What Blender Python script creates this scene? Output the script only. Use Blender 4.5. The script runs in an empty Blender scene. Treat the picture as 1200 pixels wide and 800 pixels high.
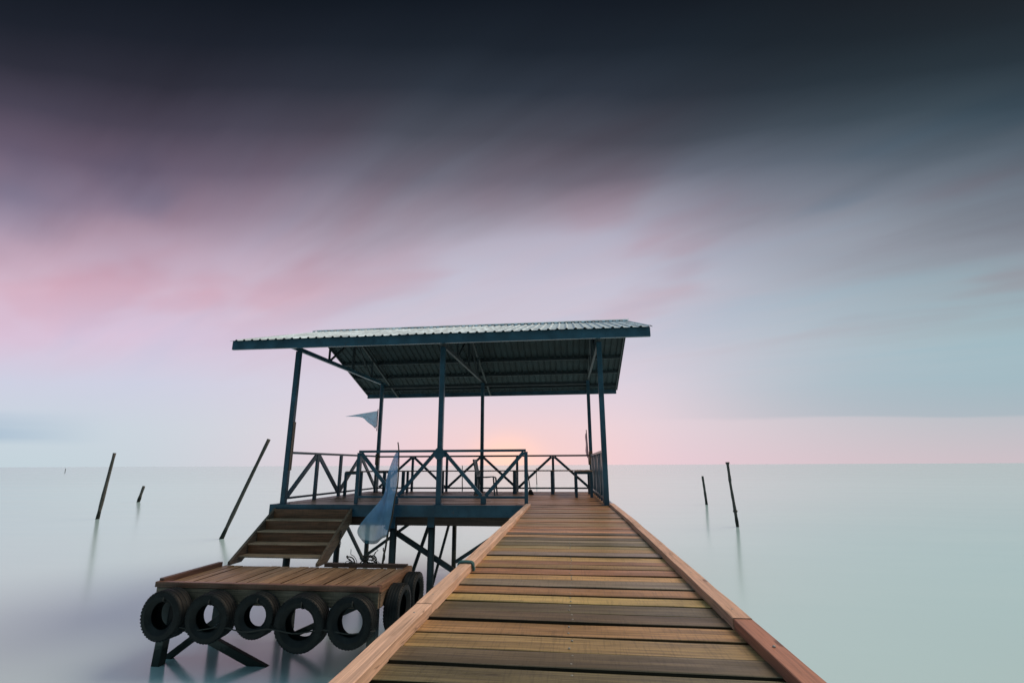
import bpy, bmesh, math, random
from mathutils import Vector, Matrix
random.seed(11)
R = math.radians
S = bpy.context.scene
COL = S.collection

# ------------------------------------------------------------------ camera
F_PX, PITCH, YAW, ROLL, EYE = 570.0, R(14.25), R(6.5), R(0.24), 0.70
fw = Vector((-math.sin(YAW)*math.cos(PITCH), math.cos(YAW)*math.cos(PITCH), math.sin(PITCH)))
rt = Vector((math.cos(YAW), math.sin(YAW), 0)); up = rt.cross(fw)
rt2 = rt*math.cos(ROLL) - up*math.sin(ROLL); up2 = up*math.cos(ROLL) + rt*math.sin(ROLL)
cam = bpy.data.cameras.new('camera'); camo = bpy.data.objects.new('camera', cam); COL.objects.link(camo)
cam.sensor_width = 36; cam.lens = F_PX/1200*36; cam.clip_start = 0.05; cam.clip_end = 60000
m = Matrix((rt2, up2, -fw)).transposed().to_4x4(); m.translation = (0, 0, EYE)
camo.matrix_world = m
S.camera = camo
S.view_settings.view_transform = 'Standard'; S.view_settings.look = 'None'
S.view_settings.exposure = 0.0; S.view_settings.gamma = 1.0

# ------------------------------------------------------------------ light
SUN_AZ, SUN_EL = R(64), R(50)          # azimuth measured from +Y towards +X
sd = Vector((math.sin(SUN_AZ)*math.cos(SUN_EL), math.cos(SUN_AZ)*math.cos(SUN_EL), math.sin(SUN_EL)))
sl = bpy.data.lights.new('sun', 'SUN'); sl.energy = 2.9; sl.angle = R(38); sl.color = (1.0, .77, .56)
so = bpy.data.objects.new('sun', sl); COL.objects.link(so)
so.rotation_euler = sd.to_track_quat('Z', 'Y').to_euler()

def lin(*c):
    return tuple(((v/255)/12.92 if v/255 <= .04045 else ((v/255+.055)/1.055)**2.4) for v in c)

class NT:
    """small node-tree builder"""
    def __init__(s, t): s.t = t; s.n = t.nodes; s.l = t.links
    def node(s, typ, **k):
        n = s.n.new(typ)
        for a, b in k.items(): setattr(n, a, b)
        return n
    def put(s, sock, v):
        if hasattr(v, 'node'): s.l.new(v, sock)
        else: sock.default_value = v
    def math(s, op, a, b=None, c=None, clamp=False):
        n = s.node('ShaderNodeMath', operation=op, use_clamp=clamp)
        for i, v in enumerate((a, b, c)):
            if v is not None: s.put(n.inputs[i], v)
        return n.outputs[0]
    def vec(s, op, a, b=None):
        n = s.node('ShaderNodeVectorMath', operation=op)
        s.put(n.inputs[0], a)
        if b is not None: s.put(n.inputs[1], b)
        return n.outputs['Value'] if op in ('DOT_PRODUCT', 'LENGTH') else n.outputs[0]
    def comb(s, x, y, z):
        n = s.node('ShaderNodeCombineXYZ')
        for i, v in enumerate((x, y, z)): s.put(n.inputs[i], v)
        return n.outputs[0]
    def noise(s, v, scale, detail=3, rough=.5, dist=0):
        n = s.node('ShaderNodeTexNoise'); s.put(n.inputs['Vector'], v)
        n.inputs['Scale'].default_value = scale; n.inputs['Detail'].default_value = detail
        n.inputs['Roughness'].default_value = rough; n.inputs['Distortion'].default_value = dist
        return n.outputs['Fac']
    def ramp(s, f, stops, interp='LINEAR'):
        n = s.node('ShaderNodeValToRGB'); s.put(n.inputs[0], f); e = n.color_ramp.elements
        n.color_ramp.interpolation = interp
        while len(e) < len(stops): e.new(.5)
        for x, (p, c) in zip(e, stops): x.position = p; x.color = (*c, 1) if len(c) == 3 else c
        return n.outputs[0]
    def mix(s, f, a, b, typ='MIX'):
        n = s.node('ShaderNodeMix', data_type='RGBA', blend_type=typ)
        s.put(n.inputs['Factor'], f)
        for k, v in ((6, a), (7, b)):
            if not hasattr(v, 'node') and len(v) == 3: v = (*v, 1)
            s.put(n.inputs[k], v)
        return n.outputs[2]
    def smooth(s, v, a, b):
        n = s.node('ShaderNodeMapRange', interpolation_type='SMOOTHSTEP')
        s.put(n.inputs[0], v); n.inputs[1].default_value = a; n.inputs[2].default_value = b
        return n.outputs[0]

W = bpy.data.worlds.new('World'); S.world = W; W.use_nodes = True
w = NT(W.node_tree); w.n.clear()
tc = w.node('ShaderNodeTexCoord').outputs['Generated']
D = w.vec('NORMALIZE', tc)
hz = Vector((-math.sin(YAW), math.cos(YAW), 0)); sx = Vector((math.cos(YAW), math.sin(YAW), 0))
dz = w.math('MAXIMUM', w.vec('DOT_PRODUCT', D, (0, 0, 1)), 0.0)
df = w.vec('DOT_PRODUCT', D, tuple(hz)); dx = w.vec('DOT_PRODUCT', D, tuple(sx))
# height of a direction for an added darkening up the sky, like a graduated lens filter
den = w.math('SQRT', w.math('ADD', w.math('MULTIPLY', df, df), w.math('MULTIPLY', w.math('MULTIPLY', dx, dx), .10)))
T = w.math('DIVIDE', dz, w.math('MAXIMUM', den, .05))
# cloud-layer coordinates, drawn out along the wind
inv = w.math('DIVIDE', 1.0, w.math('ADD', dz, .10))
u = w.math('MULTIPLY', dx, inv); v = w.math('MULTIPLY', df, inv)
wx_, wy_ = math.sin(R(-52)), math.cos(R(-52))        # wind blows along this heading
ua = w.math('ADD', w.math('MULTIPLY', u, wx_), w.math('MULTIPLY', v, wy_))
va = w.math('SUBTRACT', w.math('MULTIPLY', v, wx_), w.math('MULTIPLY', u, wy_))
n1 = w.noise(w.comb(w.math('MULTIPLY', ua, .42), va, 3.1), 1.15, 3, .5, .5)
n2 = w.noise(w.comb(w.math('MULTIPLY', ua, .22), va, 9.7), 2.6, 5, .55, .25)
n3 = w.noise(w.comb(w.math('MULTIPLY', ua, .42), va, 25.3), 1.5, 3, .5, .3)
wob = w.math('ADD', w.math('MULTIPLY', w.math('SUBTRACT', n1, .5), .20), w.math('MULTIPLY', w.math('SUBTRACT', n2, .5), .10))
Tw = w.math('ADD', T, w.math('MULTIPLY', wob, w.smooth(T, .10, .55)))
tt = w.math('DIVIDE', Tw, 1.4)
def stops(rows): return [(t/1.4, lin(*c)) for t, c in rows]
CEN = w.ramp(tt, stops([(0, (238, 208, 217)), (.075, (235, 213, 221)), (.163, (224, 211, 223)), (.254, (210, 203, 217)), (.36, (202, 195, 211)), (.46, (184, 178, 195)), (.56, (154, 151, 167)), (.67, (112, 114, 129)), (.78, (76, 80, 92)), (.9, (47, 54, 65)), (1.03, (28, 35, 44)), (1.17, (17, 23, 31))]))
LEF = w.ramp(tt, stops([(0, (198, 213, 221)), (.075, (202, 214, 224)), (.163, (208, 210, 228)), (.254, (219, 198, 220)), (.36, (215, 187, 206)), (.46, (188, 162, 181)), (.56, (150, 127, 146)), (.67, (108, 93, 112)), (.78, (74, 68, 84)), (.9, (46, 46, 58)), (1.03, (29, 33, 43)), (1.17, (18, 23, 31))]))
RIG = w.ramp(tt, stops([(0, (204, 192, 199)), (.075, (190, 192, 199)), (.163, (170, 192, 200)), (.254, (162, 186, 194)), (.36, (152, 170, 179)), (.46, (138, 147, 158)), (.56, (114, 123, 135)), (.67, (84, 97, 109)), (.78, (58, 72, 82)), (.9, (36, 48, 56)), (1.03, (24, 34, 41)), (1.17, (15, 22, 28))]))
hor = w.math('MAXIMUM', w.math('SQRT', w.math('ADD', w.math('MULTIPLY', dx, dx), w.math('MULTIPLY', df, df))), .001)
az = w.math('DIVIDE', dx, hor)          # -1 left .. 1 right of the sunrise
col = w.mix(w.smooth(az, -.12, -.72), CEN, LEF)
col = w.mix(w.smooth(az, .15, .80), col, RIG)
# rosy and slate streaks in the cloud
mid = w.math('MULTIPLY', w.smooth(T, .18, .42), w.smooth(T, 1.05, .65))
rosy = w.math('MULTIPLY', w.smooth(n3, .50, .66), mid)
col = w.mix(w.math('MULTIPLY', rosy, .5), col, w.mix(1.0, col, lin(250, 210, 210), 'MULTIPLY'))
wisp = w.math('MULTIPLY', w.math('SUBTRACT', n2, .5), w.smooth(T, .08, .3))
col = w.mix(w.math('MULTIPLY', wisp, .9, clamp=True), col, w.mix(1.0, col, lin(255, 226, 220), 'MULTIPLY'))
col = w.mix(w.math('MULTIPLY', wisp, -1.1, clamp=True), col, w.mix(1.0, col, lin(214, 246, 255), 'MULTIPLY'))
slate = w.math('MULTIPLY', w.math('MULTIPLY', w.smooth(n3, .47, .33), mid), w.smooth(T, .38, .62))
col = w.mix(w.math('MULTIPLY', slate, .85), col, w.mix(1.0, col, lin(205, 238, 250), 'MULTIPLY'))
# low blue-grey cloud banks well off to both sides of the sunrise
lowt = w.math('ADD', T, w.math('MULTIPLY', w.math('SUBTRACT', w.noise(w.comb(w.math('MULTIPLY', az, 2.0), w.math('MULTIPLY', T, 14.0), 2.2), 1.6, 4, .55), .5), .05))
bandR = w.math('MULTIPLY', w.math('MULTIPLY', w.smooth(lowt, .082, .096), w.smooth(lowt, .26, .12)), w.smooth(az, .22, .62))
col = w.mix(w.math('MULTIPLY', bandR, .36), col, lin(140, 172, 184))
bandL = w.math('MULTIPLY', w.math('MULTIPLY', w.smooth(lowt, .035, .06), w.smooth(lowt, .115, .07)), w.smooth(az, -.62, -.76))
col = w.mix(w.math('MULTIPLY', bandL, .5), col, lin(138, 170, 200))
# warm flush low on the horizon where the sun is about to come up
flush = w.math('MULTIPLY', w.smooth(w.math('ABSOLUTE', w.math('SUBTRACT', az, .02)), .34, .0), w.smooth(T, .15, .0))
col = w.mix(w.math('MULTIPLY', w.math('MULTIPLY', flush, .75), w.smooth(df, .0, .3)), col, lin(255, 212, 204))
ra = w.math('ADD', az, .012); rt_ = w.math('SUBTRACT', T, .014)
rad = w.math('SQRT', w.math('ADD', w.math('MULTIPLY', ra, ra), w.math('MULTIPLY', w.math('MULTIPLY', rt_, rt_), 2.2)))
glow = w.math('MULTIPLY', w.math('POWER', w.smooth(rad, .12, .0), 1.5), w.smooth(df, .0, .3))
col = w.mix(w.math('MULTIPLY', glow, .8), col, (1.25, .74, .56))
# past overhead the unseen sky behind the camera is shaped and brightened as fill light
over = w.math('ARCTAN2', dz, df)
fill_sky = w.ramp(w.math('MULTIPLY', dz, 1.0), [(0, lin(50, 70, 80)), (.2, lin(68, 90, 102)), (.5, lin(108, 142, 154)), (1, lin(168, 202, 212))])
col = w.mix(w.smooth(over, R(58), R(98)), col, fill_sky)
sky = w.node('ShaderNodeTexSky', sky_type='NISHITA', sun_disc=False, sun_elevation=SUN_EL, sun_rotation=SUN_AZ)
bgA = w.node('ShaderNodeBackground'); w.put(bgA.inputs[0], sky.outputs[0]); bgA.inputs[1].default_value = .05
bgB = w.node('ShaderNodeBackground'); w.put(bgB.inputs[0], col); bgB.inputs[1].default_value = 1.0
ms = w.node('ShaderNodeMixShader'); ms.inputs[0].default_value = .975     # cloud cover over the clear sky
w.l.new(bgA.outputs[0], ms.inputs[1]); w.l.new(bgB.outputs[0], ms.inputs[2])
wo = w.node('ShaderNodeOutputWorld'); w.l.new(ms.outputs[0], wo.inputs[0])

# ------------------------------------------------------------------ materials
def new_mat(name):
    mt = bpy.data.materials.new(name); mt.use_nodes = True
    t = NT(mt.node_tree); t.n.clear()
    b = t.node('ShaderNodeBsdfPrincipled'); o = t.node('ShaderNodeOutputMaterial'); t.l.new(b.outputs[0], o.inputs[0])
    return mt, t, b
def bump(t, b, h, strength, dist):
    n = t.node('ShaderNodeBump'); t.put(n.inputs['Height'], h); n.inputs['Strength'].default_value = strength; n.inputs['Distance'].default_value = dist
    t.l.new(n.outputs[0], b.inputs['Normal'])

def tide(t, col, deep, z0, z1):
    gp = t.node('ShaderNodeNewGeometry').outputs['Position']; sp = t.node('ShaderNodeSeparateXYZ'); t.put(sp.inputs[0], gp)
    z = t.math('ADD', sp.outputs[2], t.math('MULTIPLY', t.math('SUBTRACT', t.noise(gp, 9, 4, .6), .5), .35))
    return t.mix(t.smooth(z, z1, z0), col, deep)
def wood(name, axis, rough=.48, saw=.5, mottle=.5, spec=.5, con=1.0, gap_shade=(1, 1, 1), weed=False):
    """sawn timber; tint from the object's own colour, grain along one axis"""
    mt, t, b = new_mat(name)
    oi = t.node('ShaderNodeObjectInfo')
    c = t.vec('ADD', t.node('ShaderNodeTexCoord').outputs['Object'], t.comb(t.math('MULTIPLY', oi.outputs['Random'], 37.0), t.math('MULTIPLY', oi.outputs['Random'], 91.0), t.math('MULTIPLY', oi.outputs['Random'], 53.0)))
    g = [70, 70, 70]; g[axis] = 1.8
    k = [7, 7, 7]; k[axis] = 150
    bl = [9, 9, 9]; bl[axis] = 1.6
    grain = t.noise(t.vec('MULTIPLY', c, tuple(g)), 1.0, 5, .6, .6)
    sawm = t.noise(t.vec('MULTIPLY', c, tuple(k)), 1.0, 2, .5)
    blot = t.noise(t.vec('MULTIPLY', c, tuple(bl)), 1.0, 4, .55, .4)
    fine = t.noise(t.vec('MULTIPLY', c, tuple(x*3.5 for x in g)), 1.0, 2, .5)
    base = oi.outputs['Color'] if gap_shade == (1, 1, 1) else t.mix(1.0, oi.outputs['Color'], gap_shade, 'MULTIPLY')
    dark = t.mix(1.0, base, tuple(1-con*(1-q) for q in (.42, .40, .38)), 'MULTIPLY'); lite = t.mix(1.0, base, tuple(1+con*(q-1) for q in (1.38, 1.34, 1.26)), 'MULTIPLY')
    col = t.mix(t.smooth(grain, .28, .70), dark, lite)
    col = t.mix(t.math('MULTIPLY', t.smooth(blot, .45, .72), mottle), col, t.mix(1.0, base, (.50, .50, .43), 'MULTIPLY'))
    col = t.mix(t.math('MULTIPLY', t.smooth(blot, .36, .22), mottle*.8), col, t.mix(1.0, base, (1.55, 1.42, 1.25), 'MULTIPLY'))
    col = t.mix(t.math('MULTIPLY', t.smooth(sawm, .52, .66), saw), col, t.mix(1.0, col, (.60, .60, .58), 'MULTIPLY'))
    col = t.mix(t.math('MULTIPLY', t.smooth(fine, .55, .72), .45), col, t.mix(1.0, col, (.5, .5, .5), 'MULTIPLY'))
    kv = [11, 11, 11]; kv[axis] = 3.2
    vn = t.node('ShaderNodeTexVoronoi'); t.put(vn.inputs['Vector'], t.vec('MULTIPLY', c, tuple(kv))); vn.inputs['Scale'].default_value = 1.0
    sepc = t.node('ShaderNodeSeparateColor'); t.l.new(vn.outputs['Color'], sepc.inputs[0])
    knot = t.math('MULTIPLY', t.smooth(t.math('ADD', vn.outputs['Distance'], t.math('MULTIPLY', fine, .08)), .20, .11), t.smooth(sepc.outputs[0], .80, .82))
    col = t.mix(t.math('MULTIPLY', knot, .75), col, t.mix(1.0, base, (.22, .17, .14), 'MULTIPLY'))
    crack = t.noise(t.vec('MULTIPLY', c, tuple(x*1.15 for x in g)), .45, 2, .5)
    ck = t.math('MULTIPLY', t.smooth(t.math('ABSOLUTE', t.math('SUBTRACT', crack, .5)), .012, .002), t.smooth(blot, .50, .60))
    col = t.mix(t.math('MULTIPLY', ck, .7), col, t.mix(1.0, base, (.2, .18, .16), 'MULTIPLY'))
    if weed: col = tide(t, col, (.014, .018, .016), -1.62, -1.45)
    t.put(b.inputs['Base Color'], col)
    t.put(b.inputs['Roughness'], t.math('ADD', rough-.1, t.math('MULTIPLY', blot, .24)))
    b.inputs['Specular IOR Level'].default_value = spec
    h = t.math('ADD', t.math('MULTIPLY', grain, .6), t.math('ADD', t.math('MULTIPLY', sawm, .25), t.math('MULTIPLY', fine, .3)))
    bump(t, b, h, .5, .004)
    return mt
M = {}
M['wx'] = wood('timber_along_x', 0, .40, .6, .75)
M['wx_edge'] = wood('edge_gap_shade_x', 0, .7, .3, .4, .3, 1.0, (.25, .24, .24))  # plank side faces darkened in colour to paint the shade in the gaps
M['wy_edge'] = wood('edge_gap_shade_y', 1, .7, .3, .4, .3, 1.0, (.25, .24, .24))  # same painted gap shade, for boards running along Y
M['wy'] = wood('timber_along_y', 1, .5, .25, .35)
M['kerb'] = wood('planed_kerb_timber', 1, .5, .12, .25, .5, .55)
M['wz'] = wood('timber_upright', 2, .6, .2, .5)
M['pole'] = wood('weathered_pole_wood', 2, .75, .1, .6, .3, weed=True)

def paint(name, c, rough=.42, metal=0.0, rust=.55, weed=False):
    mt, t, b = new_mat(name)
    oi = t.node('ShaderNodeObjectInfo')
    p = t.vec('ADD', t.node('ShaderNodeTexCoord').outputs['Object'], t.comb(t.math('MULTIPLY', oi.outputs['Random'], 31.0), 0.0, 0.0))
    a = t.noise(p, 2.4, 5, .6); f = t.noise(p, 14, 6, .7)
    col = t.mix(t.smooth(a, .35, .68), tuple(x*.72 for x in c), tuple(min(1, x*1.25) for x in c))
    col = t.mix(t.math('MULTIPLY', t.smooth(f, .60, .74), rust), col, (.12, .065, .04))
    if weed: col = tide(t, tide(t, col, (.075, .080, .070), -1.50, -1.42), (.012, .018, .014), -1.72, -1.62)
    t.put(b.inputs['Base Color'], col); b.inputs['Metallic'].default_value = metal
    t.put(b.inputs['Roughness'], t.math('ADD', rough-.12, t.math('MULTIPLY', f, .26)))
    bump(t, b, f, .15, .003)
    return mt
M['steel'] = paint('blue_painted_steel', (.028, .086, .132), .30)
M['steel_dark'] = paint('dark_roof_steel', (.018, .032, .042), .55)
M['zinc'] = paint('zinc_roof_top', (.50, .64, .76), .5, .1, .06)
M['zinc_under'] = paint('roof_underside_shade', (.006, .024, .032), .75, 0, .05)  # shade under the roof put into the colour of the sheet's lower skin
M['pile'] = paint('dark_wet_pile', (.030, .042, .048), .5, 0, .35, True)
M['nail'] = paint('nail_head', (.42, .42, .40), .4, .7, .2)
M['plastic'] = paint('grey_plastic', (.055, .10, .12), .4, 0, 0)
M['rope_teal'] = paint('teal_rope', (.06, .17, .18), .8, 0, 0)
M['rope_dark'] = paint('dark_rope', (.035, .035, .033), .85, 0, .2)
M['chain'] = paint('chain_iron', (.06, .055, .05), .5, .7, .4)

def tyre_mat():
    mt, t, b = new_mat('worn_rubber')
    p = t.node('ShaderNodeTexCoord').outputs['Object']
    f = t.noise(p, 9, 6, .65); g = t.noise(p, 60, 3, .6)
    t.put(b.inputs['Base Color'], t.mix(t.smooth(f, .4, .75), (.0035, .0045, .006), (.013, .016, .018)))
    t.put(b.inputs['Roughness'], t.math('ADD', .42, t.math('MULTIPLY', f, .3)))
    b.inputs['Specular IOR Level'].default_value = .3; bump(t, b, g, .25, .004); return mt
M['rubber'] = tyre_mat()

def water_mat():
    mt, t, b = new_mat('long_exposure_sea')
    p = t.node('ShaderNodeNewGeometry').outputs['Position']
    a = t.noise(t.vec('MULTIPLY', p, (.05, .22, 1)), 1.0, 4, .55, .3)
    c = t.noise(t.vec('MULTIPLY', p, (.6, 2.6, 1)), 1.0, 3, .55)
    t.put(b.inputs['Base Color'], t.mix(a, (.43, .63, .69), (.52, .70, .75)))
    b.inputs['IOR'].default_value = 1.8
    t.put(b.inputs['Roughness'], t.math('ADD', .14, t.math('MULTIPLY', a, .07)))
    bump(t, b, t.math('ADD', a, t.math('MULTIPLY', c, .08)), .05, .05)
    return mt
M['water'] = water_mat()

def flag_mat(name, main, pale, deep):
    mt, t, b = new_mat(name)
    p = t.node('ShaderNodeTexCoord').outputs['Object']
    uv = t.node('ShaderNodeUVMap').outputs[0]
    sp = t.node('ShaderNodeSeparateXYZ'); t.put(sp.inputs[0], uv)
    f = t.noise(p, 5, 4, .6)
    col = t.mix(t.smooth(f, .4, .7), main, tuple(x*1.2 for x in main))
    col = t.mix(t.math('MULTIPLY', t.smooth(sp.outputs[1], .30, .20), t.smooth(sp.outputs[0], .30, .60)), col, pale)
    col = t.mix(t.smooth(sp.outputs[1], .075, .055), col, deep)
    t.put(b.inputs['Base Color'], col); b.inputs['Roughness'].default_value = .7
    tr = t.node('ShaderNodeBsdfTranslucent'); t.put(tr.inputs[0], col)
    ms = t.node('ShaderNodeMixShader'); ms.inputs[0].default_value = .6
    o = [n for n in t.n if n.type == 'OUTPUT_MATERIAL'][0]
    t.l.new(b.outputs[0], ms.inputs[1]); t.l.new(tr.outputs[0], ms.inputs[2])
    tp = t.node('ShaderNodeBsdfTransparent'); m2 = t.node('ShaderNodeMixShader'); m2.inputs[0].default_value = .36     # thin open weave
    t.l.new(ms.outputs[0], m2.inputs[1]); t.l.new(tp.outputs[0], m2.inputs[2]); t.l.new(m2.outputs[0], o.inputs[0])
    return mt
M['flag_blue'] = flag_mat('blue_flag_cloth', (.44, .70, .94), (.80, .90, .95), (.10, .28, .36))
M['flag_cyan'] = flag_mat('cyan_flag_cloth', (.26, .62, .80), (.24, .58, .76), (.05, .13, .20))
M['flag_mauve'] = flag_mat('mauve_flag_cloth', (.30, .16, .26), (.30, .18, .26), (.10, .06, .12))

# ------------------------------------------------------------------ mesh helpers
WL = {}                               # world location of every object we make
def box(bm, lo, hi, bev=0.0):
    x0, y0, z0 = lo; x1, y1, z1 = hi
    mt = Matrix.Translation(((x0+x1)/2, (y0+y1)/2, (z0+z1)/2)) @ Matrix.Diagonal((abs(x1-x0), abs(y1-y0), abs(z1-z0), 1))
    r = bmesh.ops.create_cube(bm, size=1, matrix=mt)
    if bev:
        es = list({e for vv in r['verts'] for e in vv.link_edges})
        bmesh.ops.bevel(bm, geom=es, offset=bev, segments=1, affect='EDGES')
def beam(bm, a, b, wd, ht, bev=0.0, ref=(0, 0, 1)):
    """rectangular bar from a to b; ht measured along ref"""
    a, b = Vector(a), Vector(b); d = (b-a); L = d.length; d.normalize()
    rf = Vector(ref)
    if abs(d.dot(rf)) > .98: rf = Vector((0, 1, 0))
    s = d.cross(rf).normalized(); t2 = s.cross(d)
    mt = Matrix((d*L, s*wd, t2*ht)).transposed().to_4x4(); mt.translation = (a+b)/2
    r = bmesh.ops.create_cube(bm, size=1, matrix=mt)
    if bev:
        es = list({e for vv in r['verts'] for e in vv.link_edges})
        bmesh.ops.bevel(bm, geom=es, offset=bev, segments=1, affect='EDGES')
def tube(bm, pts, rad, n=8):
    pts = [Vector(p) for p in pts]
    rads = rad if isinstance(rad, (list, tuple)) else [rad]*len(pts)
    rings = []; prev = None
    for i, p in enumerate(pts):
        d = (pts[min(i+1, len(pts)-1)] - pts[max(i-1, 0)]).normalized()
        rf = prev if prev is not None else (Vector((0, 0, 1)) if abs(d.z) < .9 else Vector((0, 1, 0)))
        s = (rf - d*rf.dot(d)).normalized(); prev = s; q = d.cross(s)
        rings.append([bm.verts.new(p + (s*math.cos(2*math.pi*k/n) + q*math.sin(2*math.pi*k/n))*rads[i]) for k in range(n)])
    for A, Bq in zip(rings, rings[1:]):
        for k in range(n): bm.faces.new((A[k], A[(k+1) % n], Bq[(k+1) % n], Bq[k]))
    bm.faces.new(rings[0][::-1]); bm.faces.new(rings[-1])
def lathe(bm, prof, n=40, mt=None, jit=0):
    rings = []
    for k in range(n):
        a = 2*math.pi*k/n
        ring = []
        for r, y in prof:
            p = Vector((r*math.cos(a), y, r*math.sin(a)))
            ring.append(bm.verts.new(mt @ p if mt else p))
        rings.append(ring)
    for i in range(n):
        A, Bq = rings[i], rings[(i+1) % n]
        for j in range(len(prof)):
            j2 = (j+1) % len(prof)
            bm.faces.new((A[j], A[j2], Bq[j2], Bq[j]))

def finish(name, bm, mat, parent=None, smooth=False, color=None):
    """link one mesh object whose origin is the middle of its bounds; bm is in world coordinates"""
    bmesh.ops.recalc_face_normals(bm, faces=bm.faces)
    lo = Vector((min(q.co.x for q in bm.verts), min(q.co.y for q in bm.verts), min(q.co.z for q in bm.verts)))
    hi = Vector((max(q.co.x for q in bm.verts), max(q.co.y for q in bm.verts), max(q.co.z for q in bm.verts)))
    c = (lo+hi)/2
    bmesh.ops.translate(bm, verts=bm.verts, vec=-c)
    me = bpy.data.meshes.new(name); bm.to_mesh(me); bm.free()
    for mm in (mat if isinstance(mat, (list, tuple)) else [mat]): me.materials.append(M[mm])
    if smooth:
        for pl in me.polygons: pl.use_smooth = True
    return place(name, me, c, parent, color)
def place(name, me, c, parent=None, color=None, scale=None, rz=0):
    o = bpy.data.objects.new(name, me); COL.objects.link(o); c = Vector(c)
    if parent is not None:
        o.parent = parent; o.location = c - WL[parent.name]
    else: o.location = c
    if scale: o.scale = scale
    o.rotation_euler.z = rz
    WL[o.name] = c
    if color: o.color = (*color, 1)
    return o
def tag(o, label, cat, group=None):
    o['label'] = label; o['category'] = cat
    if group: o['group'] = group
    return o
def thing(name, loc, label, cat, group=None):
    o = bpy.data.objects.new(name, None); COL.objects.link(o); o.location = loc; o.empty_display_size = .1
    WL[o.name] = Vector(loc)
    return tag(o, label, cat, group)
def new(): return bmesh.new()
def B(name, mat, parent, lo, hi, bev=.004, color=None):
    bm = new(); box(bm, lo, hi, bev); return finish(name, bm, mat, parent, color=color)
def BM(name, mat, parent, a, b, wd, ht, bev=.003, color=None, ref=(0, 0, 1)):
    bm = new(); beam(bm, a, b, wd, ht, bev, ref); return finish(name, bm, mat, parent, color=color)

def plank_mesh(L, Wd, th, seed, axis=0, n=7):
    """sawn board, slightly uneven along its edges, chamfered along its top arrises"""
    rr = random.Random(seed); bm = new(); rings = []
    o1, o2, oz = [rr.uniform(-.0025, .0025) for _ in range(3)]
    for i in range(n):
        x = -L/2 + L*i/(n-1)
        o1 = max(-.005, min(.005, o1 + rr.uniform(-.003, .003))); o2 = max(-.005, min(.005, o2 + rr.uniform(-.003, .003)))
        oz = max(-.003, min(.003, oz + rr.uniform(-.0018, .0018)))
        c = .002 + rr.uniform(-.0008, .0012)
        p = [(-Wd/2+o1, -th), (Wd/2+o2, -th), (Wd/2+o2, oz-c), (Wd/2+o2-c, oz), (-Wd/2+o1+c, oz), (-Wd/2+o1, oz-c)]
        rings.append([bm.verts.new((x, y, z) if axis == 0 else (y, x, z)) for y, z in p])
    for a, b in zip(rings, rings[1:]):
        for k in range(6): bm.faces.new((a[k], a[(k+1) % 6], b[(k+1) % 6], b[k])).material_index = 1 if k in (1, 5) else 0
    bm.faces.new(rings[0]); bm.faces.new(rings[-1][::-1])
    bmesh.ops.recalc_face_normals(bm, faces=bm.faces)
    me = bpy.data.meshes.new('plank'); bm.to_mesh(me); bm.free()
    return me

# wood tints (albedo)
TAN = (.52, .310, .150); OLIVE = (.33, .205, .100); MOSS = (.118, .100, .056); BROWN = (.30, .165, .082); GREY = (.27, .205, .165); DK = (.125, .085, .052)
KERB = (.68, .45, .35); KERB_RED = (.36, .155, .105); RED = (.21, .095, .065); DECKB = (.38, .205, .112)
WATER_Z = -1.90

# ------------------------------------------------------------------ sea
bm = new()
ext = [-30000, -8000, -2000, -500, -120, -40, 0, 40, 120, 500, 2000, 8000, 30000]
g = [[bm.verts.new((x, y, WATER_Z)) for y in ext] for x in ext]
for i in range(len(ext)-1):
    for j in range(len(ext)-1): bm.faces.new((g[i][j], g[i+1][j], g[i+1][j+1], g[i][j+1]))
me = bpy.data.meshes.new('water'); bm.to_mesh(me); bm.free(); me.materials.append(M['water'])
wat = bpy.data.objects.new('water', me); COL.objects.link(wat); wat['kind'] = 'structure'

# ------------------------------------------------------------------ jetty
jet = thing('jetty', (0, 4, WATER_Z), 'long plank jetty with raised pinkish timber kerbs leading to the pavilion', 'jetty')
pm = []
for k in range(7):
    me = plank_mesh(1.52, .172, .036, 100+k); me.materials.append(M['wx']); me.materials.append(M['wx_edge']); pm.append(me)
edges = [1.62, 1.79, 1.95, 2.12, 2.30, 2.48, 2.64, 2.82, 2.98, 3.15, 3.34]
cols = [MOSS, MOSS, MOSS, OLIVE, OLIVE, DK, MOSS, TAN, OLIVE, GREY]
y = 3.34; pal = [TAN, OLIVE, BROWN, DK, OLIVE, TAN, GREY, BROWN, MOSS, TAN]
k = 0
while y < 9.0:
    y += random.choice((.165, .172, .178, .150, .185)); edges.append(min(y, 9.14))
    c = pal[(k*7+k//3) % 10]; k += 1
    if y > 6.0: c = tuple(.5*a+.5*b for a, b in zip(c, BROWN))
    cols.append(c)
yy = 1.62
while yy > -1.2:
    yy -= .172; edges.insert(0, yy); cols.insert(0, random.choice((MOSS, OLIVE, DK)))
nail_me = None
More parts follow.
